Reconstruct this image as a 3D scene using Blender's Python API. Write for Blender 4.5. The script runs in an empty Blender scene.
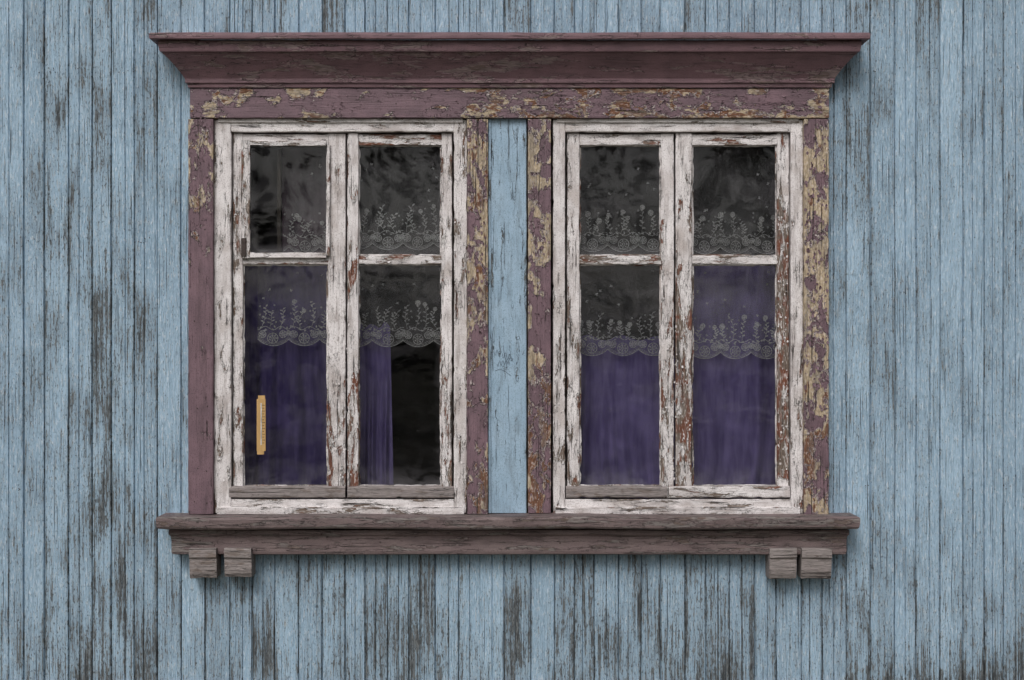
import bpy, math, random
from mathutils import Vector, noise as mn
random.seed(7)
S=250.0; D=5.689; ZC=1.6
def P(px,py,d):
    k=(D-d)/D/S
    return ((px-512)*k, -d, ZC+(340-py)*k)
def nz(x,y=0,z=0): return mn.noise(Vector((x,y,z)))
def sstep(a,b,x):
    t=max(0,min(1,(x-a)/(b-a))); return t*t*(3-2*t)
def interp(tab,t):
    if not isinstance(tab,(list,tuple)): return tab
    if t<=tab[0][0]: return tab[0][1]
    for (a,va),(b,vb) in zip(tab,tab[1:]):
        if t<=b: return va+(vb-va)*(t-a)/(b-a)
    return tab[-1][1]
sc=bpy.context.scene
def empty(name):
    o=bpy.data.objects.new(name,None); sc.collection.objects.link(o); return o
class MB:
    def __init__(s): s.v=[];s.f=[];s.gc=[];s.pl=[];s.ub=[]
    def vert(s,co,gc=None,pl=0.0,ub=0.0):
        s.v.append(co); s.gc.append(gc or co); s.pl.append(pl); s.ub.append(ub); return len(s.v)-1
    def face(s,*i): s.f.append(i)
    def build(s,name,mat,parent=None,smooth=False):
        me=bpy.data.meshes.new(name); me.from_pydata(s.v,[],s.f); me.update()
        a=me.attributes.new("gc",'FLOAT_VECTOR','POINT'); a.data.foreach_set("vector",[c for g in s.gc for c in g])
        a=me.attributes.new("peel",'FLOAT','POINT'); a.data.foreach_set("value",s.pl)
        a=me.attributes.new("ub",'FLOAT','POINT'); a.data.foreach_set("value",s.ub)
        me.materials.append(mat)
        if smooth:
            for p in me.polygons: p.use_smooth=True
        o=bpy.data.objects.new(name,me); sc.collection.objects.link(o)
        if parent: o.parent=parent
        return o
# ---------------- node helpers
class NT:
    def __init__(s,name):
        s.m=bpy.data.materials.new(name); s.m.use_nodes=True; s.t=s.m.node_tree; s.t.nodes.clear()
        s.out=s.t.nodes.new('ShaderNodeOutputMaterial')
    def n(s,typ,**k):
        x=s.t.nodes.new(typ)
        for a,b in k.items(): setattr(x,a,b)
        return x
    def put(s,sock,v):
        if hasattr(v,'is_output'): s.t.links.new(v,sock)
        elif isinstance(v,(tuple,list)) and len(v)==3 and sock.type=='RGBA': sock.default_value=(*v,1)
        else: sock.default_value=v
    def math(s,op,a,b=0.0,c=None,clamp=False):
        x=s.n('ShaderNodeMath',operation=op,use_clamp=clamp); s.put(x.inputs[0],a); s.put(x.inputs[1],b)
        if c is not None: s.put(x.inputs[2],c)
        return x.outputs[0]
    def attr(s,name,vec=False):
        x=s.n('ShaderNodeAttribute',attribute_name=name); return x.outputs['Vector' if vec else 'Fac']
    def vmul(s,v,t):
        x=s.n('ShaderNodeVectorMath',operation='MULTIPLY'); s.put(x.inputs[0],v); x.inputs[1].default_value=t; return x.outputs[0]
    def vadd(s,v,w):
        x=s.n('ShaderNodeVectorMath',operation='ADD'); s.put(x.inputs[0],v); s.put(x.inputs[1],w); return x.outputs[0]
    def noise(s,v,scale=1,detail=5,rough=.6,dist=0,col=False):
        x=s.n('ShaderNodeTexNoise'); s.put(x.inputs['Vector'],v); x.inputs['Scale'].default_value=scale
        x.inputs['Detail'].default_value=detail; x.inputs['Roughness'].default_value=rough; x.inputs['Distortion'].default_value=dist
        return x.outputs['Color' if col else 'Fac']
    def vor(s,v,scale=1,feature='DISTANCE_TO_EDGE'):
        x=s.n('ShaderNodeTexVoronoi',feature=feature); s.put(x.inputs['Vector'],v); x.inputs['Scale'].default_value=scale
        return x.outputs['Distance']
    def ss(s,v,a,b,lo=0.,hi=1.):
        x=s.n('ShaderNodeMapRange',interpolation_type='SMOOTHSTEP'); s.put(x.inputs[0],v)
        x.inputs[1].default_value=a;x.inputs[2].default_value=b;x.inputs[3].default_value=lo;x.inputs[4].default_value=hi
        return x.outputs[0]
    def mix(s,f,a,b,mode='MIX'):
        x=s.n('ShaderNodeMix',data_type='RGBA',blend_type=mode); s.put(x.inputs[0],f); s.put(x.inputs[6],a); s.put(x.inputs[7],b); return x.outputs[2]
    def bump(s,h,dist,strength=1.0,normal=None):
        x=s.n('ShaderNodeBump'); s.put(x.inputs['Height'],h); x.inputs['Distance'].default_value=dist; x.inputs['Strength'].default_value=strength
        if normal: s.put(x.inputs['Normal'],normal)
        return x.outputs[0]
    def bsdf(s,col,rough,normal=None,spec=.3):
        x=s.n('ShaderNodeBsdfPrincipled'); s.put(x.inputs['Base Color'],col); s.put(x.inputs['Roughness'],rough)
        x.inputs['Specular IOR Level'].default_value=spec
        if normal: s.put(x.inputs['Normal'],normal)
        return x.outputs[0]
    def done(s,sh): s.put(s.out.inputs[0],sh); return s.m

def painted(name,pA,pB,u1,u2,rim,nv=(25,25,12),th=.62,bd=.002,dirt=.35,dirtcol=(.05,.045,.04),vs=(70,70,30),long_lo=.22,greyu=.3,stain=None):
    t=NT(name); gc=t.attr('gc',True); peel=t.attr('peel'); ub=t.attr('ub')
    n=t.noise(t.vmul(gc,nv),1,4,.62,.5)
    fine=t.noise(t.vmul(gc,(nv[0]*7,nv[1]*7,nv[2]*6)),1,1,.6)
    v=t.math('ADD',t.math('ADD',n,peel),t.math('MULTIPLY',t.math('SUBTRACT',fine,.5),.13))
    mask=t.ss(v,th,th+.010)
    rimm=t.math('MULTIPLY',t.ss(v,th-.035,th-.004),t.math('SUBTRACT',1.0,mask))
    dn=t.noise(gc,40,0,.5,0,True)
    vv=t.vadd(t.vmul(gc,vs),t.vmul(dn,(1.2,1.2,1.2)))
    ve=t.vor(vv,1)
    near=t.math('MULTIPLY',t.ss(v,th-.12,th-.02),t.math('SUBTRACT',1.0,t.math('MULTIPLY',mask,.75)))
    crack=t.math('MULTIPLY',t.ss(ve,.05,.012),near)
    grain=t.noise(t.vmul(gc,(260,260,7)),1,2,.65)
    spk=t.noise(t.vmul(gc,(330,330,200)),1,0,.5)
    gcr=t.noise(t.vmul(gc,(150,150,3.5)),1,1,.5)
    long=t.math('MULTIPLY',t.ss(gcr,.66,.70),t.ss(v,th-long_lo,th-.03))
    base=t.noise(gc,9,3,.6); blot=t.noise(t.vmul(gc,(30,30,6)),1,3,.7)
    paint=t.mix(t.ss(base,.32,.68),pA,pB)
    if stain: paint=t.mix(t.math('MULTIPLY',t.ss(base,.50,.72),.45),paint,stain)
    paint=t.mix(t.math('MULTIPLY',t.ss(blot,.46,.72),dirt),paint,dirtcol)
    paint=t.mix(t.math('MULTIPLY',t.ss(spk,.58,.72),.5),paint,dirtcol)
    paint=t.mix(t.math('MULTIPLY',t.ss(grain,.52,.72),.35),paint,dirtcol)
    uv=t.math('ADD',t.noise(t.vmul(gc,(34,34,14)),1,3,.6),ub)
    under=t.mix(t.ss(uv,.50,.58),u1,u2)
    under=t.mix(t.ss(fine,.35,.60,.45,0),under,t.mix(.6,under,(.05,.045,.04)))
    under=t.mix(t.ss(fine,.56,.66,0,.45),under,rim)
    under=t.mix(t.ss(grain,.46,.70,0,.6),under,t.mix(.72,under,(.02,.017,.015)))
    under=t.mix(t.ss(blot,.45,.65,0,greyu),under,(.17,.155,.145))
    col=t.mix(t.math('MULTIPLY',rimm,.7),paint,rim)
    col=t.mix(mask,col,under)
    col=t.mix(t.math('MULTIPLY',crack,.8),col,(.018,.015,.013))
    col=t.mix(t.math('MULTIPLY',long,.8),col,(.02,.016,.014))
    h=t.math('SUBTRACT',1.0,mask)
    h=t.math('ADD',h,t.math('MULTIPLY',rimm,.8))
    h=t.math('SUBTRACT',h,t.math('MULTIPLY',crack,.9))
    h=t.math('SUBTRACT',h,t.math('MULTIPLY',long,1.2))
    h=t.math('ADD',h,t.math('MULTIPLY',grain,.5))
    nrm=t.bump(h,bd,1.0)
    return t.done(t.bsdf(col,t.ss(mask,0,1,.55,.9),nrm,.3))

WHITE=painted('peeling_white_paint',(.80,.76,.755),(.64,.60,.595),(.20,.15,.12),(.20,.075,.045),(.88,.85,.83),nv=(34,34,7.5),th=.612,bd=.0026,dirt=.55,dirtcol=(.26,.215,.20),vs=(130,130,34),long_lo=.20,greyu=.35,stain=(.44,.37,.33))
PURP=painted('peeling_purple_paint',(.205,.130,.152),(.155,.100,.118),(.53,.42,.29),(.20,.09,.05),(.62,.55,.52),nv=(19,19,11),th=.592,bd=.0038,dirt=.45,dirtcol=(.07,.047,.052),vs=(75,75,38),greyu=.5)
CORN=painted('cornice_paint',(.215,.128,.145),(.170,.102,.116),(.27,.20,.20),(.20,.14,.13),(.33,.24,.245),nv=(26,26,5),th=.62,bd=.0016,dirt=.55,dirtcol=(.08,.052,.058),vs=(75,75,20))
SILLM=painted('weathered_sill_paint',(.165,.120,.120),(.20,.152,.148),(.24,.21,.20),(.15,.11,.095),(.29,.24,.235),nv=(50,50,5),th=.58,bd=.0025,dirt=.6,dirtcol=(.06,.046,.046),vs=(95,95,20))
GREYW=painted('bare_grey_wood',(.31,.275,.265),(.25,.215,.21),(.31,.27,.26),(.23,.185,.165),(.36,.32,.31),nv=(50,50,5),th=.5,bd=.0026,dirt=.5,dirtcol=(.07,.06,.056),vs=(95,95,20))
BLUEB=painted('pale_blue_board_paint',(.35,.475,.59),(.29,.41,.52),(.14,.15,.15),(.10,.10,.10),(.42,.52,.59),nv=(50,50,6),th=.64,bd=.0016,dirt=.5,dirtcol=(.16,.205,.24),vs=(90,90,24))

def wallmat():
    t=NT('weathered_blue_planks'); gc=t.attr('gc',True); peel=t.attr('peel'); tone=t.attr('ub')
    s1=t.noise(t.vmul(gc,(85,20,2.0)),1,3,.66)
    s2=t.noise(t.vmul(gc,(300,20,7)),1,2,.7)
    s3=t.noise(t.vmul(gc,(130,20,28)),1,2,.75,.3)
    big=t.noise(t.vmul(gc,(6,3,2.2)),1,3,.62)
    v=t.math('ADD',t.math('MULTIPLY',s1,.45),t.math('MULTIPLY',s2,.23))
    v=t.math('ADD',v,t.math('MULTIPLY',s3,.32))
    v=t.math('ADD',v,t.math('MULTIPLY',t.math('SUBTRACT',big,.5),.42))
    v=t.math('ADD',v,peel)
    worn=t.ss(v,.45,.575)
    bare=t.ss(v,.572,.592)
    deep=t.ss(v,.61,.68)
    blue=t.mix(t.ss(s1,.35,.65),(.335,.475,.600),(.415,.560,.685))
    blue=t.mix(t.ss(big,.4,.65),blue,(.30,.42,.53))
    blue=t.mix(t.math('MULTIPLY',t.ss(tone,0,1),.42),blue,(.24,.34,.435))
    blue=t.mix(t.math('MULTIPLY',t.ss(s3,.52,.68),.75),blue,(.63,.71,.77))
    blue=t.mix(t.math('MULTIPLY',t.ss(s3,.47,.30),.55),blue,(.18,.25,.32))
    blue=t.mix(t.math('MULTIPLY',t.ss(s2,.50,.70),.6),blue,(.16,.215,.27))
    col=t.mix(t.math('MULTIPLY',worn,.42),blue,(.22,.26,.285))
    wood=t.mix(t.ss(s2,.36,.62),(.05,.056,.06),(.19,.195,.19))
    col=t.mix(t.math('MULTIPLY',bare,.88),col,wood)
    col=t.mix(t.math('MULTIPLY',deep,.75),col,(.025,.026,.027))
    sp=t.noise(t.vmul(gc,(210,20,2.6)),1,1,.5)
    split=t.ss(sp,.67,.71)
    col=t.mix(t.math('MULTIPLY',split,.8),col,(.03,.038,.048))
    fl=t.noise(t.vmul(gc,(200,20,60)),1,1,.7)
    spk=t.math('MULTIPLY',t.ss(fl,.59,.65),t.ss(v,.38,.54))
    col=t.mix(t.math('MULTIPLY',spk,.7),col,(.05,.06,.068))
    rust=t.noise(t.vmul(gc,(28,20,9)),1,2,.6)
    col=t.mix(t.math('MULTIPLY',t.ss(rust,.68,.82),.45),col,(.30,.25,.17))
    h=t.math('SUBTRACT',1.0,bare)
    h=t.math('ADD',h,t.math('MULTIPLY',s2,1.2))
    h=t.math('ADD',h,t.math('MULTIPLY',s3,2.0))
    h=t.math('SUBTRACT',h,t.math('MULTIPLY',split,1.5))
    return t.done(t.bsdf(col,.75,t.bump(h,.003,1.0),.2))
WALL=wallmat()
def plain(name,col,rough=.8,nscale=20,var=.4,spec=.3,stretch=(1,1,1),bd=.002):
    t=NT(name); gc=t.attr('gc',True); n=t.noise(t.vmul(gc,stretch),nscale,2,.6)
    c=t.mix(t.ss(n,.3,.7),tuple(x*(1-var) for x in col),col)
    return t.done(t.bsdf(c,rough,t.bump(n,bd,.6) if bd else None,spec))
DARKW=plain('dark_timber',(.07,.055,.045))
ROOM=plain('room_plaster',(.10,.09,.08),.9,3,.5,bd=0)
GROUND=plain('dry_grass_and_gravel',(.15,.14,.10),.95,2.5,.5,bd=0)
STONE=plain('foundation_concrete',(.24,.23,.21),.9,12,.4,bd=.004)
ROOFM=plain('roof_sheet',(.12,.11,.11),.7,5,.4)
LEAF=plain('foliage',(.05,.07,.03),.7,.6,.6,bd=0)
BARK=plain('bark',(.09,.07,.05),.9,12,.5)
METAL=plain('rusty_iron',(.07,.05,.045),.6,90,.5)

# ---------------- board helper
def boardgeo(mb,axis,a0,a1,c0,c1,df,db,seed,peel=-.3,ub=0.,bev=.003,wob=.0012,nac=5,step=.012,chip=.0,across=None):
    if axis=='z':
        A0=P(0,a0,df)[2];A1=P(0,a1,df)[2];C0=P(c0,0,df)[0];C1=P(c1,0,df)[0]
    else:
        A0=P(a0,0,df)[0];A1=P(a1,0,df)[0];C0=P(0,c0,df)[2];C1=P(0,c1,df)[2]
    L=abs(A1-A0); n=max(2,int(L/step)); W=abs(C1-C0); sg=1 if C1>C0 else -1
    bev=min(bev,W*.3)
    prof=[(0,-db),(0,-df+bev),(bev*.35,-df+bev*.3)]
    for i in range(nac+1): prof.append((bev+(W-2*bev)*i/nac,-df))
    prof+=[(W-bev*.35,-df+bev*.3),(W,-df+bev),(W,-db)]
    m=len(prof); off=seed*3.17
    base=len(mb.v)
    for i in range(n+1):
        t=i/n; a=A0+(A1-A0)*t
        e0=nz(a*9,off,1)*wob*1.2+nz(a*45,off,2)*wob*.7
        e1=nz(a*9,off,5)*wob*1.2+nz(a*45,off,6)*wob*.7
        if chip:
            q=nz(a*30,off,11)
            if q>.2: e0+=(q-.2)*chip
            q=nz(a*30,off,17)
            if q>.2: e1-=(q-.2)*chip
        pv=interp(peel,t); uv=interp(ub,t)
        for j,(c,y) in enumerate(prof):
            w=c/W; cc=c+e0*(1-w)+e1*w
            yy=y+(nz(a*14,off+c*30,8)*wob*.5 if 0<j<m-1 else 0)
            C=C0+sg*cc
            ex=across(w) if across else 0
            if axis=='z': co=(C,yy,a)
            else: co=(a,yy,C)
            ed=.03 if (j<4 or j>m-5) else 0
            mb.vert(co,(cc,yy+off,a+seed*1.7),pv+ex+(ed if pv>-.25 else 0),uv)
    fl=((axis=='z')==((A1>A0)==(sg>0)))
    for i in range(n):
        for j in range(m):
            k=(j+1)%m
            q=(base+i*m+j,base+i*m+k,base+(i+1)*m+k,base+(i+1)*m+j)
            mb.f.append(q if fl else q[::-1])
    mb.f.append(tuple(base+j for j in range(m))[::-1 if fl else 1]); mb.f.append(tuple(base+n*m+j for j in range(m))[::1 if fl else -1])
seedc=[0]
def board(name,mat,parent,axis,a0,a1,c0,c1,df,db,**k):
    seedc[0]+=1; mb=MB(); boardgeo(mb,axis,a0,a1,c0,c1,df,db,seedc[0],**k)
    return mb.build(name,mat,parent)
def box(name,mat,parent,x0,x1,y0,y1,z0,z1):
    mb=MB()
    for x in(x0,x1):
        for y in(y0,y1):
            for z in(z0,z1): mb.vert((x,y,z))
    for f in [(0,1,3,2),(4,6,7,5),(0,4,5,1),(2,3,7,6),(0,2,6,4),(1,5,7,3)]: mb.f.append(f)
    return mb.build(name,mat,parent)

# ---------------- wall planks
wall=empty('plank_wall')
def wallbias(px,py):
    g=lambda cx,cy,sx,sy,a: a*math.exp(-((px-cx)/sx)**2-((py-cy)/sy)**2)
    b=-.030+sstep(530,690,py)*.028
    b+=g(425,640,75,85,.080)+g(640,640,65,75,.070)+g(120,430,50,200,.05)+g(110,640,50,70,.04)+g(30,650,30,60,.035)
    b+=g(950,705,130,42,.12)+g(760,610,35,60,.05)+g(560,650,20,60,.04)+g(860,560,30,50,.03)
    b+=g(60,200,60,200,.022)-g(930,330,100,230,.020)-g(280,600,50,50,.01)+g(300,5,200,20,.03)
    return b
OX0=P(190,0,0)[0];OX1=P(830,0,0)[0];OZ1=P(0,96,0)[2];OZ0=P(0,530,0)[2]
WX=5.2; ZB=.12; ZT=3.75
mb=MB(); x=-WX; pi=0
while x<WX:
    w=random.choice([.082,.09,.094,.098,.104,.078])+random.uniform(-.004,.004)
    x1=x+w
    segs=[(ZB,ZT)]
    if x>OX0 and x1<OX1: segs=[(ZB,OZ0),(OZ1,ZT)]
    tone=random.random(); dy=random.uniform(-.0015,.0015); pb=random.uniform(-.030,.040)
    split=random.random()<.5; sx=random.uniform(.4,.6)
    g=random.uniform(.0022,.0048)
    for (z0,z1) in segs:
        prof=[(0,.012),(g*.5,.009),(g*.9,.0012),(g*.9+.002,0)]
        if split:
            prof+=[(w*.25,0),(w*sx-.0035,0),(w*sx-.0018,.001),(w*sx-.0009,.006),(w*sx+.0009,.006),(w*sx+.0018,.001),(w*sx+.0035,0),(w*.75,0)]
        else: prof+=[(w*f,-.0004*math.sin(math.pi*f)) for f in(.17,.34,.5,.67,.84)]
        prof+=[(w-g*.9-.002,0),(w-g*.9,.0012),(w-g*.5,.009),(w,.012)]
        m=len(prof); n=int((z1-z0)/.03); base=len(mb.v)
        for i in range(n+1):
            z=z0+(z1-z0)*i/n
            xo=nz(z*1.3,pi*5.1)*.003; cw=nz(z*.9,pi*2.7,3)*.0012
            for c,y in prof:
                px=512+(x+c)*S; py=340-(z-ZC)*S
                e=.03 if y>.0005 else (.018 if (c<.01 or c>w-.01) else 0)
                mb.vert((x+c+xo*(.3 if c in(0,w) else 1),y+dy+cw if y<.01 else y,z),(x+c+pi*.37,pi*1.9,z+pi*.53),wallbias(px,py)+pb+e,tone)
        for i in range(n):
            for j in range(m-1):
                mb.face(base+i*m+j,base+i*m+j+1,base+(i+1)*m+j+1,base+(i+1)*m+j)
    x=x1; pi+=1
mb.build('planks',WALL,wall)
BX0=P(212,0,0)[0];BX1=P(806,0,0)[0]
box('backing_left',DARKW,wall,-WX,BX0,.0125,.12,ZB,ZT)
box('backing_right',DARKW,wall,BX1,WX,.0125,.12,ZB,ZT)
box('backing_top',DARKW,wall,BX0,BX1,.0125,.12,OZ1,ZT)
box('backing_bottom',DARKW,wall,BX0,BX1,.0125,.12,ZB,OZ0)
box('centre_post',DARKW,wall,P(472,0,0)[0],P(546,0,0)[0],.002,.12,OZ0,OZ1)
box('foundation',STONE,wall,-WX,WX,.03,.4,-.3,ZB)
box('side_wall_left',DARKW,wall,-WX,-WX+.1,.12,4,ZB,ZT)
box('side_wall_right',DARKW,wall,WX-.1,WX,.12,4,ZB,ZT)
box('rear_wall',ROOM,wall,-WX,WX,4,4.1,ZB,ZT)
box('room_floor',DARKW,wall,-WX+.1,WX-.1,.12,4,.15,.3)
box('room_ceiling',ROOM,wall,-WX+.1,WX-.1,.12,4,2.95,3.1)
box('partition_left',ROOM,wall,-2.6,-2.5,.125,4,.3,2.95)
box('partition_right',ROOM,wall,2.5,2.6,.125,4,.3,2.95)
box('roof_slab',ROOFM,wall,-WX-.3,WX+.3,-.32,4.4,ZT+.005,ZT+.12)

# ---------------- casing
cas=empty('window_casing')
board('casing_left',PURP,cas,'z',119,514,188,213,.045,-.01,peel=[(0,.03),(.08,.09),(.22,.05),(.3,-.08),(.45,-.12),(.75,-.14),(1,-.09)],ub=[(0,-.12),(.3,.0),(1,.1)],chip=.004)
board('casing_top',PURP,cas,'x',190,829,88,118,.047,-.01,peel=[(0,.0),(.04,.05),(.1,-.05),(.2,.03),(.25,-.05),(.3,-.06),(.4,-.02),(.46,.10),(.50,.06),(.57,.11),(.62,.10),(.7,.05),(.8,.09),(.9,.06),(1,.07)],ub=[(0,0),(.4,.0),(.5,.05),(.62,.12),(.8,.05),(1,0)],chip=.004)
board('casing_right',PURP,cas,'z',119,516,804,829,.045,-.01,peel=[(0,.07),(.12,.15),(.3,.12),(.45,.15),(.55,.06),(.65,.13),(.78,.10),(.85,.02),(.93,.06),(1,.04)],ub=[(0,-.12),(.5,-.10),(.75,-.04),(.85,.12),(1,.0)],chip=.006)
board('casing_inner_left',PURP,cas,'z',119,514,467,488,.043,-.01,peel=[(0,.09),(.25,.12),(.5,.10),(.62,.03),(.8,-.02),(.9,.05),(1,.06)],ub=[(0,.0),(.3,-.05),(.6,.04),(1,.1)],chip=.007,across=lambda w:.09*(w-.5))
board('casing_inner_right',PURP,cas,'z',119,513,528,551,.043,-.01,peel=[(0,.05),(.1,.07),(.35,.09),(.48,.0),(.55,-.05),(.6,.07),(.75,.06),(.9,.11),(1,.07)],ub=[(0,-.1),(.4,-.1),(.6,.0),(.8,.14),(1,.12)],chip=.007,across=lambda w:.05*(.5-w))
board('centre_board',BLUEB,cas,'z',119,513,489.5,526.5,.022,-.01,peel=[(0,-.01),(1,-.03)],nac=8)
board('centre_edge_strip',BLUEB,cas,'z',119,513,488.2,491,.028,-.01,peel=.0)
PEN=plain('pencil_graphite',(.05,.06,.08),bd=0); sm=MB()
def stroke(pts,w=.0015):
    b=len(sm.v)
    for i,(px,py) in enumerate(pts):
        a=pts[max(0,i-1)]; c=pts[min(len(pts)-1,i+1)]; tx,ty=c[0]-a[0],c[1]-a[1]; l=math.hypot(tx,ty) or 1
        X,Y,Zz=P(px,py,.0234)
        for s in(-1,1): sm.vert((X+s*w*.5*ty/l,Y,Zz+s*w*.5*tx/l))
    for i in range(len(pts)-1): k=b+2*i; sm.face(k,k+1,k+3,k+2)
stroke([(494+i*.9,352+3.6*math.sin(i*1.35)+i*.3) for i in range(22)])
stroke([(497+i*.9,364+3*math.sin(i*1.7)-i*.2) for i in range(15)])
stroke([(503,345),(504,352),(506,361),(507,370)]); stroke([(495,371),(500,369),(506,372),(511,376)])
sm.build('pencil_scribble',PEN,cas)
def swept(name,mat,parent,xl,xr,prof,peel=-.2,ub=0.,step=.02,seed=0,wob=.0012):
    mb=MB(); m=len(prof); n=int((xr-xl)/step)
    cols=[('L',0)]+[('M',i/n) for i in range(n+1)]+[('R',0)]
    acc=[0]
    for a,b in zip(prof,prof[1:]): acc.append(acc[-1]+math.hypot(a[0]-b[0],a[1]-b[1]))
    for kind,t in cols:
        for j,(d,z) in enumerate(prof):
            X0=xl-d; X1=xr+d
            if kind=='L': co=(X0,.0,z); gx=X0-d
            elif kind=='R': co=(X1,.0,z); gx=X1+d
            else:
                X=X0+(X1-X0)*t; gx=X
                w=nz(X*3,seed+z*4)*wob+nz(X*20,seed,z*20)*wob*.6; w2=nz(X*2.2,seed,9)*wob*1.6+nz(X*25,seed,4)*wob*.5
                co=(X,-d+w,z+w2)
            mb.vert(co,(acc[j],seed*2.3,gx+seed),interp(peel,t if kind=='M' else (0 if kind=='L' else 1)),interp(ub,t))
    C=len(cols)
    for i in range(C-1):
        for j in range(m-1): mb.face(i*m+j,(i+1)*m+j,(i+1)*m+j+1,i*m+j+1)
    return mb.build(name,mat,parent)
def Z(py,d): return P(0,py,d)[2]
xl=P(187.5,0,.055)[0]+.055; xr=P(832,0,.055)[0]-.055
def pr(*pts): return [(d,Z(py,d)) for d,py in pts]
swept('cornice_cap',CORN,cas,xl,xr,pr((.02,32.3),(.05,32.3),(.10,32.5),(.172,32.5),(.176,33.4),(.177,35.6),(.176,38.2),(.172,39.4),(.10,39.6),(.05,39.6)),peel=[(0,.02),(.5,-.02),(1,.0)],seed=1)
cove=[(.140,40.0),(.149,40.4),(.150,42),(.148,46),(.145,50.0),(.143,51.4),(.134,52.2),(.132,53.4)]
for i in range(9):
    a=i/8; cove.append((.130-.066*(a*.8+.2*math.sin(a*math.pi/2)), 54+24.5*a))
cove+=[(.0635,79.4),(.063,82.6),(.0565,83.4),(.0535,87.4),(.03,87.8),(.01,87.8)]
swept('cornice_crown',CORN,cas,xl,xr,pr(*cove),peel=[(0,.02),(.3,.08),(.55,.03),(.8,-.02),(1,.06)],seed=2)
# ---------------- sill
sill=empty('window_sill')
xl2=P(172,0,.075)[0]+.075; xr2=P(846,0,.075)[0]-.075
sx0=P(156,0,.135)[0]+.135; sx1=P(860,0,.135)[0]-.135
swept('sill_board',SILLM,sill,sx0,sx1,pr((.01,513.2),(.05,514.5),(.09,515.5),(.128,516.6),(.134,517.6),(.136,519.5),(.135,524),(.133,527.3),(.128,528.8),(.10,529.4),(.05,529.4)),peel=[(0,.02),(.15,.04),(.5,.02),(.8,.06),(1,.02)],seed=3,wob=.0028)
swept('sill_apron',SILLM,sill,xl2,xr2,pr((.05,529.8),(.084,530.0),(.086,531),(.086,534.5),(.079,536.2),(.077,540),(.0765,546),(.077,551.5),(.0745,554),(.06,554.6),(.01,554.6)),peel=[(0,.04),(.1,-.0),(.5,-.03),(.8,.0),(1,.05)],seed=4,wob=.0015)
def bracket(x0,x1,y1,tilt,seed):
    mb=MB(); prof=[(.0,548.5),(.100,548.5),(.102,549.5),(.1015,557.5),(.093,558.8),(.0935,560),(.093,570),(.090,574),(.082,y1),(.0,y1)]
    m=len(prof)
    for i in range(7):
        f=i/6; ed=.0015 if i in(0,6) else 0
        for j,(d,py) in enumerate(prof):
            d2=max(0,d-ed) if d>0 else 0
            X,_,zz=P(x0+(x1-x0)*f,py+ (1.0 if 3<j<9 else 0)*nz(f*3,seed)*1.2 ,.1)
            mb.vert((X+nz(j*.7,seed)*.0015,-d2+nz(f*5,j*.8,seed)*.0012,zz+tilt*(f-.5)*.01),(zz+seed,-d2+seed,X+seed),.12,-.1+.1*math.sin(seed))
    for i in range(6):
        for j in range(m-1): mb.face(i*m+j,(i+1)*m+j,(i+1)*m+j+1,i*m+j+1)
    mb.f.append(tuple(range(m))); mb.f.append(tuple(6*m+j for j in range(m))[::-1])
    mb.build('bracket',GREYW,sill)
bracket(189,216,578.5,.1,1.3); bracket(224,251,577.5,-.2,2.9); bracket(770,797,579.5,.3,4.1); bracket(802,832,579,-.2,5.7)

# ---------------- glass
def glassmat():
    t=NT('old_window_glass'); gc=t.attr('gc',True)
    fr=t.n('ShaderNodeFresnel'); fr.inputs[0].default_value=1.45
    w=t.noise(gc,3.5,0,.4)
    nb=t.bump(w,.004,.6); t.put(fr.inputs['Normal'],nb)
    tr=t.n('ShaderNodeBsdfTransparent'); tr.inputs[0].default_value=(.92,.94,.94,1)
    gl=t.n('ShaderNodeBsdfGlossy'); gl.inputs['Roughness'].default_value=.02; t.put(gl.inputs['Normal'],nb)
    m1=t.n('ShaderNodeMixShader'); t.put(m1.inputs[0],fr.outputs[0]); t.put(m1.inputs[1],tr.outputs[0]); t.put(m1.inputs[2],gl.outputs[0])
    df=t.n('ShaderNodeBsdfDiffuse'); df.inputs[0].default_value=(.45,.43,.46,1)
    dn=t.noise(gc,10,3,.7,.8); dn2=t.noise(gc,260,0,.5); edge=t.attr('peel')
    refl=t.noise(t.vmul(gc,(1.6,1,3.2)),1.6,1,.45,2.2)  # pale reflection swooshes, painted onto the pane as diffuse smears
    f=t.math('ADD',t.ss(dn,.45,.8,.0,.014),t.math('MULTIPLY',t.ss(dn2,.70,.78),.12))
    f=t.math('ADD',f,t.ss(refl,.55,.66,0,.026))
    f=t.math('ADD',f,t.math('MULTIPLY',t.math('MULTIPLY',edge,t.ss(dn,.3,.65)),.16),clamp=True)
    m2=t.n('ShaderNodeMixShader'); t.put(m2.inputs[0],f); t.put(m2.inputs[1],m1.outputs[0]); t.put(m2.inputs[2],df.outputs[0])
    return t.done(m2.outputs[0])
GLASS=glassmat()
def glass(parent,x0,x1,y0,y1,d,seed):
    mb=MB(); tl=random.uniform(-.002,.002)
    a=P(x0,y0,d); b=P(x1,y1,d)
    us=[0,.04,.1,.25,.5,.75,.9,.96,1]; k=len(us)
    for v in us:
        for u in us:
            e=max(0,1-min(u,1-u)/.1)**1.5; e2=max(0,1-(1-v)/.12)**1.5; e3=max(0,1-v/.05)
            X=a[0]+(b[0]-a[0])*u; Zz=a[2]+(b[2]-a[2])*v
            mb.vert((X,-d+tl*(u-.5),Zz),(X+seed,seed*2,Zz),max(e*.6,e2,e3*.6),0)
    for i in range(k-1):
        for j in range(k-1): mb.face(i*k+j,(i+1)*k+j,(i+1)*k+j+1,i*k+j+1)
    mb.build('glass_pane',GLASS,parent)

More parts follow.
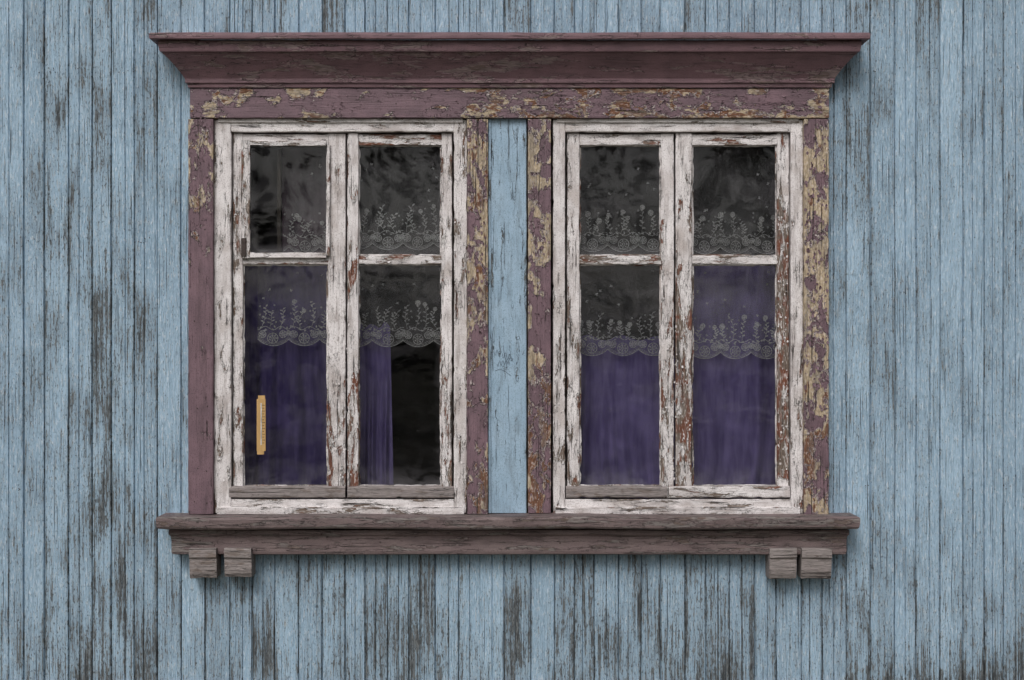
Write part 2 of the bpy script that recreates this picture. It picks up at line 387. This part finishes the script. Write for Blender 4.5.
# ---------------- windows
def window(name,F,open_vent=False):
    w=empty(name)
    ox0,ox1,sx0,g0,g1,mid,g2,g3,sx1=F['c']
    d=.024; B=dict(chip=.007)
    board('frame_left',WHITE,w,'z',120,513,ox0,sx0-1.9,d,-.11,peel=F['p'][0],ub=F['u'][0],**B)
    board('frame_right',WHITE,w,'z',120,513,sx1+1.9,ox1,d,-.11,peel=F['p'][1],ub=F['u'][1],**B)
    board('frame_head',WHITE,w,'x',sx0-1.7,sx1+1.7,120,131.8,d-.001,-.11,peel=F['p'][2],ub=.0,**B)
    board('frame_head_lip',WHITE,w,'x',ox0+4,ox1-4,118.6,122.5,d+.007,-.05,peel=F['p'][2],ub=.0,bev=.002)
    board('frame_bottom',WHITE,w,'x',sx0-1.7,sx1+1.7,499.4,511.5,d+.001,-.11,peel=F['p'][3],ub=-.1,**B)
    board('frame_bottom_lip',WHITE,w,'x',ox0+3,ox1-3,507,514.5,d+.012,-.02,peel=F['p'][3],ub=-.1,bev=.003)
    board('rebate_left',DARKW,w,'z',132,499,sx0-3,sx0+3,-.038,-.1)
    board('rebate_right',DARKW,w,'z',132,499,sx1-3,sx1+3,-.038,-.1)
    board('rebate_head',DARKW,w,'x',sx0,sx1,130,137,-.0385,-.1)
    ds=.004; q=F['q']
    board('stile_outer',WHITE,w,'z',133.6,498,sx0,g0,ds,-.035,peel=q[0],ub=.0,**B)
    board('stile_meeting',WHITE,w,'z',133.8,498,g1,mid-1.0,ds,-.035,peel=q[1],ub=.03,**B)
    board('stile_meeting_cover',WHITE,w,'z',133.4,498,mid+.8,g2,ds+.005,-.035,peel=q[2],ub=.05,**B)
    board('stile_outer',WHITE,w,'z',133.6,498,g3,sx1,ds,-.035,peel=q[3],ub=.03,**B)
    for a,b,c in((g0,g1,0),(g2,g3,1)):
        board('rail_top',WHITE,w,'x',a-.1,b+.1,134.2,145.3,ds-.001,-.034,peel=F['r'][0][c],ub=.05,**B)
        board('rail_bottom',GREYW,w,'x',a-.1,b+.1,485.6,497.3,ds-.0015,-.034,peel=F['r'][2][c],ub=-.05,**B)
        board('muntin',WHITE,w,'x',a-.1,b+.1,255.5,264.5,ds-.002,-.03,peel=F['r'][1][c],ub=.03,chip=.006)
    for a,b,pv in F['bar']:
        board('weather_bar',WHITE if pv<.05 else GREYW,w,'x',a,b,486.6,498.0,ds+.022,-.0,peel=pv,ub=-.05,chip=.012,bev=.006,wob=.002)
    for a,b in((g0,g1),(g2,g3)):
        for y0,y1 in((145.3,255.5),(264.5,486)):
            if open_vent and a==g0 and y0<200: continue
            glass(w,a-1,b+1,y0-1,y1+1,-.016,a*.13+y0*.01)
            for (ax,p0,p1,c0,c1) in(('z',y0-.5,y1+.5,a-.6,a+1.6),('z',y0-.5,y1+.5,b-1.6,b+.6),('x',a,b,y0-.6,y0+1.3),('x',a,b,y1-1.2,y1+.6)):
                board('putty',WHITE,w,ax,p0,p1,c0,c1,-.008,-.0155,peel=random.uniform(-.04,.10),ub=.0,bev=.0015,chip=.014,wob=.0025,nac=1)
    return w
L=window('window',dict(c=(214,467,233,243,328,346.5,358.5,441.5,452),
  p=([(0,-.06),(.3,.0),(.6,-.05),(1,.04)],[(0,-.04),(.4,.02),(.6,-.03),(1,.03)],[(0,-.02),(.5,-.05),(1,.0)],.02),
  u=(-.1,.03),q=([(0,.0),(.3,.04),(1,.03)],[(0,-.06),(.6,-.0),(1,.10)],[(0,-.03),(.4,.03),(.6,.0),(.8,.07),(1,.12)],[(0,-.02),(1,.04)]),
  r=((-.02,.14),(.04,.07),(.05,.05)),bar=((229,345,.12),(347.5,454,.12))),True)
R=window('window.001',dict(c=(553,803,567,579.5,661,675,692,777,789),
  p=([(0,-.05),(.5,-.01),(1,.03)],[(0,-.05),(.5,-.02),(1,.03)],-.05,.0),
  u=(-.05,.0),q=([(0,-.02),(.5,.02),(.9,.07),(1,.06)],[(0,-.05),(.5,.02),(1,.06)],[(0,-.02),(.25,.0),(.35,.04),(.5,.14),(.8,.15),(1,.06)],[(0,-.03),(.2,.03),(.3,.20),(.85,.20),(1,.04)]),
  r=((-.03,.02),(.05,.06),(.04,.0)),bar=((566,667,.12),(669,790,.02))))
vent=empty('vent_sash'); vent.parent=L
for nm,ax,a0,a1,c0,c1,pv in(('vent_stile','z',140,258,241,250,.08),('vent_stile','z',145,255.5,326,330,.04),('vent_rail','x',250,326,140.5,146,.05),('vent_rail','x',250,326,252.5,258,.06)):
    board(nm,WHITE,vent,ax,a0,a1,c0,c1,.020,.006,peel=pv,ub=.0,chip=.01,bev=.003)
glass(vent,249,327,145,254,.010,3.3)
board('inner_sash_stile',DARKW,L,'z',150,252,277,281,-.075,-.09)
board('hinge',METAL,L,'z',238,256,241,246,.026,.012,peel=-.3)

# ---------------- curtains
def clothmat(name,c1,c2,alpha=None,trans=.3,vscale=(40,40,6)):
    t=NT(name); gc=t.attr('gc',True); n=t.noise(t.vmul(gc,vscale),1,2,.6); n2=t.noise(gc,3.5,2,.6,1.2)
    c=t.mix(t.ss(n,.35,.65),c1,c2); c=t.mix(t.ss(n2,.5,.68,0,.5),c,tuple(min(1,x*1.5) for x in c2))
    d=t.n('ShaderNodeBsdfDiffuse'); t.put(d.inputs[0],c); tl=t.n('ShaderNodeBsdfTranslucent'); t.put(tl.inputs[0],c)
    if alpha is None: t.put(d.inputs['Normal'],t.bump(t.math('ADD',n,n2),.006,.6))
    m=t.n('ShaderNodeMixShader'); m.inputs[0].default_value=trans; t.put(m.inputs[1],d.outputs[0]); t.put(m.inputs[2],tl.outputs[0])
    out=m.outputs[0]
    if alpha is not None:
        tr=t.n('ShaderNodeBsdfTransparent'); m2=t.n('ShaderNodeMixShader')
        if isinstance(alpha,tuple):
            a=t.ss(t.noise(gc,6,1,.6),.3,.7,alpha[0],alpha[1])
            ve=t.vor(gc,150); a=t.math('ADD',a,t.ss(ve,.16,.04,-.05,.18),clamp=True)
        else: a=t.ss(t.noise(gc,170,1,.6),.35,.6,alpha*.5,alpha)
        t.put(m2.inputs[0],a); t.put(m2.inputs[1],tr.outputs[0]); t.put(m2.inputs[2],out); out=m2.outputs[0]
    return t.done(out)
PCLOTH=clothmat('purple_cloth',(.18,.140,.33),(.26,.21,.44),trans=.2)
PCLOTHD=clothmat('dark_purple_cloth',(.080,.060,.18),(.125,.095,.25),trans=.2)
MAROON=clothmat('maroon_cloth',(.045,.024,.040),(.075,.040,.062),trans=.1)
NET=clothmat('lace_net',(.44,.42,.43),(.52,.50,.51),alpha=(.10,.18),trans=.2)
EMB=clothmat('lace_thread',(.70,.68,.67),(.76,.74,.73),alpha=.68,trans=.15)
def fold(X,Zz,sd,amp,fr,top):
    g=min(1,max(.15,(top-Zz)/.5))
    p=X*fr+.7*nz(X*3,sd,Zz*.6)+.25*nz(Zz*2,sd)
    return amp*g*(math.sin(p*2*math.pi)+.45*math.sin(p*2*math.pi*2.3+sd))+nz(X*5,Zz*2.5,sd)*amp*.9
def curtain(name,x0,x1,y0,y1,d,sd,amp=.012,fr=9,lean=0,parent=None,mat=None):
    mb=MB(); nx=90; nzn=60; top=Z(y0,d)
    for i in range(nzn+1):
        for j in range(nx+1):
            f=j/nx; g=i/nzn
            px=x0+(x1-x0)*f+lean*g*(f) ; py=y0+(y1-y0)*g
            if i==0: py+=2*math.sin(f*20)+nz(f*6,sd)*3
            X,Y,Zz=P(px,py,d)
            mb.vert((X,Y+fold(X,Zz,sd,amp,fr,top),Zz),(X+sd,sd,Zz))
    for i in range(nzn):
        for j in range(nx):
            k=i*(nx+1)+j; mb.face(k,k+nx+1,k+nx+2,k+1)
    return mb.build(name,mat or PCLOTH,parent,True)
curtain('purple_curtain',228,340,259,515,-.165,1.7,.014,8,mat=PCLOTHD)
curtain('maroon_curtain',282,341,130,268,-.20,6.1,.010,9,mat=MAROON)
curtain('purple_curtain.001',350,390,325,515,-.16,2.9,.014,15,lean=4,mat=PCLOTH)
curtain('purple_curtain.002',560,676,338,515,-.16,4.2,.018,6)
curtain('purple_curtain.003',678,800,258,515,-.16,5.3,.018,5)

def lace(name,x0,x1,ytop,ybot,d,sd,tiers):
    par=empty(name)
    net=MB(); em=MB(); nx=200; nzn=40; per=.125; A=.028
    X1=P(x1,0,d)[0];top=Z(ytop,d)
    X0=P(x0,0,d)[0]
    def yy(X,Zz): return -d+fold(X,Zz,sd,.006,7,top)
    def scal(X): 
        u=((X+sd*.03)/per)%1; return A*abs(math.sin(math.pi*u))**.75 
    def rib(pts,w):
        n=len(pts); base=len(em.v)
        for i,(u,h) in enumerate(pts):
            a=pts[max(0,i-1)]; b=pts[min(n-1,i+1)]
            tx,tz=b[0]-a[0],b[1]-a[1]; l=math.hypot(tx,tz) or 1; nxn,nzz=-tz/l,tx/l
            ww=w(i/(n-1)) if callable(w) else w
            for s in(-1,1):
                X=min(X1,max(X0,u+nxn*ww*s*.5)); Zz=h+nzz*ww*s*.5
                em.vert((X,yy(X,Zz)-.0065,Zz),(X,sd,Zz))
        for i in range(n-1):
            k=base+i*2; em.face(k,k+1,k+3,k+2)
    def ring(u,h,r,w,n=14,a0=0,a1=2*math.pi): rib([(u+r*math.cos(a0+(a1-a0)*i/n),h+r*math.sin(a0+(a1-a0)*i/n)) for i in range(n+1)],w)
    def leafr(u,h,ang,l,wd):
        rib([(u+math.cos(ang)*l*i/4,h+math.sin(ang)*l*i/4) for i in range(5)],lambda t:wd*math.sin(math.pi*min(.98,max(.04,t)))+.0004)
    def flower(u,h,r):
        if u-r<X0 or u+r>X1: return
        ring(u,h,r,.0030); ring(u,h,r*.62,.0014)
        for q in range(7): leafr(u+r*.22*math.cos(q*.9),h+r*.22*math.sin(q*.9),q*.9,r*.7,.0042)
        ring(u,h,r*.2,.0028,8)
    rnd=random.Random(int(sd*100))
    for ti,tt in enumerate(tiers):
        ta,tb=tt[:2]
        X0=P(tt[2] if len(tt)>2 else x0,0,d)[0]
        zt=Z(ta,d); zb=Z(tb,d); dd=-.004*ti
        base=len(net.v)
        for i in range(nzn+1):
            g=i/nzn
            for j in range(nx+1):
                X=X0+(X1-X0)*j/nx
                b=zb+A-scal(X)
                Zz=zt+(b-zt)*g; net.vert((X,yy(X,Zz)+dd,Zz),(X+sd,sd+ti,Zz))
        for i in range(nzn):
            for j in range(nx):
                k=base+i*(nx+1)+j; net.face(k,k+nx+1,k+nx+2,k+1)
        k0=math.floor((X0+sd*.03)/per)-1; k1=math.ceil((X1+sd*.03)/per)+1
        n=int((X1-X0)/.003)
        for off,w in((.0015,.0035),(.0075,.0016),(.013,.0012)):
            rib([(X0+(X1-X0)*i/n, zb+A-scal(X0+(X1-X0)*i/n)+off) for i in range(n+1)],w)
        for k in range(k0,k1):
            c=(k+.5)*per-sd*.03+rnd.uniform(-.004,.004)
            if c<X0-.08 or c>X1+.08: continue
            flower(c,zb+.032,.021); flower(c-.041,zb+.048,.0145); flower(c+.041,zb+.048,.0145)
            flower(c-per/2,zb+.053,.010)
            for q in range(9):
                leafr(c-per/2+per*q/9+rnd.uniform(-.003,.003),zb+.068+rnd.uniform(-.004,.006),rnd.uniform(-.6,3.7),.012,.006)
            rib([(c-per/2+per*i/24, zb+.073+.007*math.sin(i/24*4*math.pi+k)) for i in range(25)],.0025)
            for b0 in(-.045,-.012,.028):
                lean=rnd.uniform(-.5,.5); hh=rnd.uniform(.045,.105); cu=rnd.uniform(-.02,.02)
                m=10; stem=[(c+b0+lean*hh*i/m*.5+cu*math.sin(i/m*3),zb+.074+hh*i/m) for i in range(m+1)]
                rib(stem,.0017)
                for i in range(2,m+1):
                    u,h=stem[i]
                    s=1 if (i%2) else -1
                    leafr(u,h,math.pi/2+s*rnd.uniform(.5,1.3),rnd.uniform(.010,.017),rnd.uniform(.004,.007))
                if rnd.random()<.7: 
                    flower(stem[-1][0],stem[-1][1]+.006,rnd.uniform(.007,.011))
                for _ in range(3):
                    u,h=c+b0+rnd.uniform(-.02,.02),zb+.08+rnd.uniform(0,.09)
                    ring(u,h,.003,.0022,6)
        for _ in range(int((X1-X0)*22)):
            u=rnd.uniform(X0+.01,X1-.01); h=zb+rnd.uniform(.17,.36)
            for q in range(4): leafr(u,h,q*1.57+rnd.random(),.007,.003)
    net.build('net',NET,par,True)
    em.build('embroidery',EMB,par)
lace('lace_curtain',258,345,130,346,-.105,1.1,((130,254,283),(250,346)))
lace('lace_curtain.001',347,462,130,347,-.105,2.3,((130,250),(246,347)))
lace('lace_curtain.002',560,678,128,354,-.105,3.7,((128,252),(248,356)))
lace('lace_curtain.003',680,800,128,358,-.105,5.1,((128,254),(250,359)))

# ---------------- thermometer
th=empty('thermometer')
YEL=plain('varnished_wood',(.58,.36,.15),.45,30,.25,stretch=(1,1,.15)); BLK=plain('black_marks',(.02,.02,.02)); TUBE=plain('tube_glass',(.7,.7,.68),.15)
board('back_plate',YEL,th,'z',399,451,256.6,265.6,-.003,-.010,peel=-.3,bev=.0015,wob=.0002)
board('top_tab',YEL,th,'z',395.5,399.2,258,265,-.0035,-.009,bev=.001,wob=.0002)
board('bottom_tab',YEL,th,'z',450.8,454.5,257,264,-.0035,-.009,bev=.001,wob=.0002)
board('tube',TUBE,th,'z',403,445,260.6,261.6,-.001,-.0035,bev=.0004,wob=0,nac=1)
for i in range(14):
    y=405+i*2.9; board('tick',BLK,th,'x',262.3,264.2 if i%2 else 265,y,y+.5,-.0026,-.0034,bev=.0001,wob=0,nac=1,step=.01)

# ---------------- nails
nm=MB()
def disc(px,py,d,r):
    c=P(px,py,d); b=len(nm.v); nm.vert((c[0],c[1]-.0012,c[2]))
    for i in range(10):
        a=i*math.pi/5; nm.vert((c[0]+r*math.cos(a),c[1],c[2]+r*math.sin(a)))
    for i in range(10): nm.face(b,b+1+i,b+1+(i+1)%10)
for y in(135,232,322,410,470,500):
    for x in(196,206): disc(x+random.uniform(-2,2),y+random.uniform(-4,4),.0465,.0028)
for x in(478,539,816):
    for y in(140,230,330,420,500): disc(x+random.uniform(-4,4),y+random.uniform(-6,6),.0465,.0026)
for x in range(210,830,62): disc(x,104+random.uniform(-6,6),.0485,.0026)
for x in range(200,840,90): disc(x,543+random.uniform(-3,3),.079,.003)
for i in range(70):
    px=random.choice([random.uniform(5,150),random.uniform(865,1020)]); py=random.choice([240,488,70])+random.uniform(-3,3)
    disc(px,py,.003,.0022)
nm.build('nail_heads',METAL,cas)

# ---------------- real curled paint flakes
def flakes(mat,regs,parent,name):
    mb=MB()
    for(x0,x1,y0,y1,d,n,rmin,rmax,ax) in regs:
        for _ in range(n):
            px=random.uniform(x0,x1); py=random.uniform(y0,y1)
            c=P(px,py,d); r=random.uniform(rmin,rmax); ang=random.uniform(0,6.28); lift=random.uniform(.15,.75)
            k=random.randint(5,8); b=len(mb.v); sx,sz=(1,1.5) if ax=='z' else (1.6,.8)
            pts=[random.uniform(.6,1.15) for _ in range(k)]
            mb.vert((c[0],c[1]-.0006,c[2]),(px*.01,0,py*.01),-1,0)
            for f in (.5,1):
                for i in range(k):
                    a=i*2*math.pi/k; rr=r*pts[i]*f
                    ux,uz=rr*math.cos(a)*sx,rr*math.sin(a)*sz
                    s=(ux*math.cos(ang)+uz*math.sin(ang))
                    h=.0006+max(0,s+r*.2)**2/(r)*lift
                    mb.vert((c[0]+ux,c[1]-h,c[2]+uz),(px*.01+ux,0,py*.01+uz),-1,0)
            for i in range(k):
                j=(i+1)%k
                mb.face(b,b+1+j,b+1+i); mb.face(b+1+i,b+1+j,b+1+k+j,b+1+k+i)
    mb.build(name,mat,parent,True)
flakes(PURP,[(805,828,125,440,.0455,190,.002,.007,'z'),(468,487,120,360,.0435,130,.002,.006,'z'),(529,550,200,350,.0435,55,.002,.005,'z'),(529,550,380,500,.0435,60,.002,.005,'z'),
 (520,820,94,114,.0475,190,.002,.008,'x'),(450,510,92,116,.0475,55,.002,.006,'x'),(300,360,94,106,.0475,20,.002,.005,'x'),(192,212,95,225,.0455,70,.002,.006,'z')],cas,'paint_flakes')
flakes(WHITE,[(455,466,125,505,.0245,75,.0015,.004,'z'),(216,230,125,505,.0245,60,.0015,.004,'z'),(330,357,300,480,.0095,80,.0015,.004,'z'),(554,565,130,500,.0245,60,.0015,.004,'z'),
 (662,691,260,485,.0095,100,.0015,.0045,'z'),(778,788,200,480,.0045,70,.0015,.004,'z'),(792,802,130,500,.0245,50,.0015,.004,'z'),(360,440,257,263,.0025,16,.0015,.004,'x'),(580,660,257,263,.0025,16,.0015,.004,'x'),(693,776,257,263,.0025,16,.0015,.004,'x')],L,'paint_flakes')

# ---------------- ground & unseen trees, added behind the camera to darken glass reflections
mb=MB(); n=40
for i in range(n+1):
    for j in range(n+1):
        X=(j/n*2-1); Y=(i/n*2-1); X=X**3*400; Y=Y**3*400
        mb.vert((X,Y,nz(X*.3,Y*.3)*.05-.03))
for i in range(n):
    for j in range(n): k=i*(n+1)+j; mb.face(k,k+1,k+n+2,k+n+1)
mb.build('ground',GROUND,None,True)
trees=empty('unseen_tree_row'); lm=MB(); tm=MB()
for ti in range(13):
    cx=-33+ti*5.5+random.uniform(-1,1); cy=-21+random.uniform(-2,2); H=random.uniform(7,11)
    b=len(tm.v)
    for i in range(8):
        z=H*.8*i/7; r=.25*(1-i/8)+.03; ox=nz(z*.3,ti)*.5
        for j in range(8): tm.vert((cx+ox+r*math.cos(j*.785),cy+r*math.sin(j*.785),z-.1))
    for i in range(7):
        for j in range(8): tm.face(b+i*8+j,b+i*8+(j+1)%8,b+(i+1)*8+(j+1)%8,b+(i+1)*8+j)
    cl=[(cx+random.gauss(0,1.5),cy+random.gauss(0,1.2),random.uniform(.8,H),random.uniform(.8,1.6)) for _ in range(22)]
    for _ in range(2400):
        c=random.choice(cl); v=Vector((random.gauss(0,1),random.gauss(0,1),random.gauss(0,1))).normalized()*c[3]*random.random()**.4
        p=Vector(c[:3])+v
        if p.z<.1: continue
        a=Vector((random.gauss(0,1),random.gauss(0,1),random.gauss(0,1))).normalized()*.16; q=a.cross(Vector((random.random(),random.random(),1))).normalized()*.10
        b=len(lm.v)
        for s in(-a,q,a,-q): lm.vert(tuple(p+s))
        lm.face(b,b+1,b+2,b+3)
lm.build('leaves',LEAF,trees); tm.build('trunks',BARK,trees)

# ---------------- light, world, camera
el=math.radians(46); dirx,diry=-.35,-1.0
rot=math.atan2(dirx,diry)
w=bpy.data.worlds.new("World"); sc.world=w; w.use_nodes=True; nt=w.node_tree
bg=nt.nodes['Background']; sky=nt.nodes.new('ShaderNodeTexSky'); sky.sky_type='NISHITA'; sky.sun_disc=False
sky.sun_elevation=el; sky.sun_rotation=rot; sky.air_density=1.0; sky.dust_density=4.0; sky.ozone_density=1.0
hs=nt.nodes.new('ShaderNodeHueSaturation'); hs.inputs['Saturation'].default_value=.25
nt.links.new(sky.outputs[0],hs.inputs['Color']); nt.links.new(hs.outputs[0],bg.inputs[0]); bg.inputs[1].default_value=.125
sd=bpy.data.lights.new('sun','SUN'); sd.energy=1.3; sd.angle=math.radians(24); sd.color=(1,.975,.96)
so=bpy.data.objects.new('sun',sd); sc.collection.objects.link(so)
v=Vector((dirx,diry,0)).normalized()*math.cos(el)+Vector((0,0,math.sin(el)))
so.rotation_euler=v.to_track_quat('Z','Y').to_euler()
cd=bpy.data.cameras.new('camera'); cd.lens=50; cd.sensor_width=36; cd.clip_end=2000
co=bpy.data.objects.new('camera',cd); sc.collection.objects.link(co); co.location=(0,-D,ZC); co.rotation_euler=(math.pi/2,0,0)
sc.camera=co
sc.view_settings.view_transform='Standard'; sc.view_settings.look='None'; sc.view_settings.exposure=0
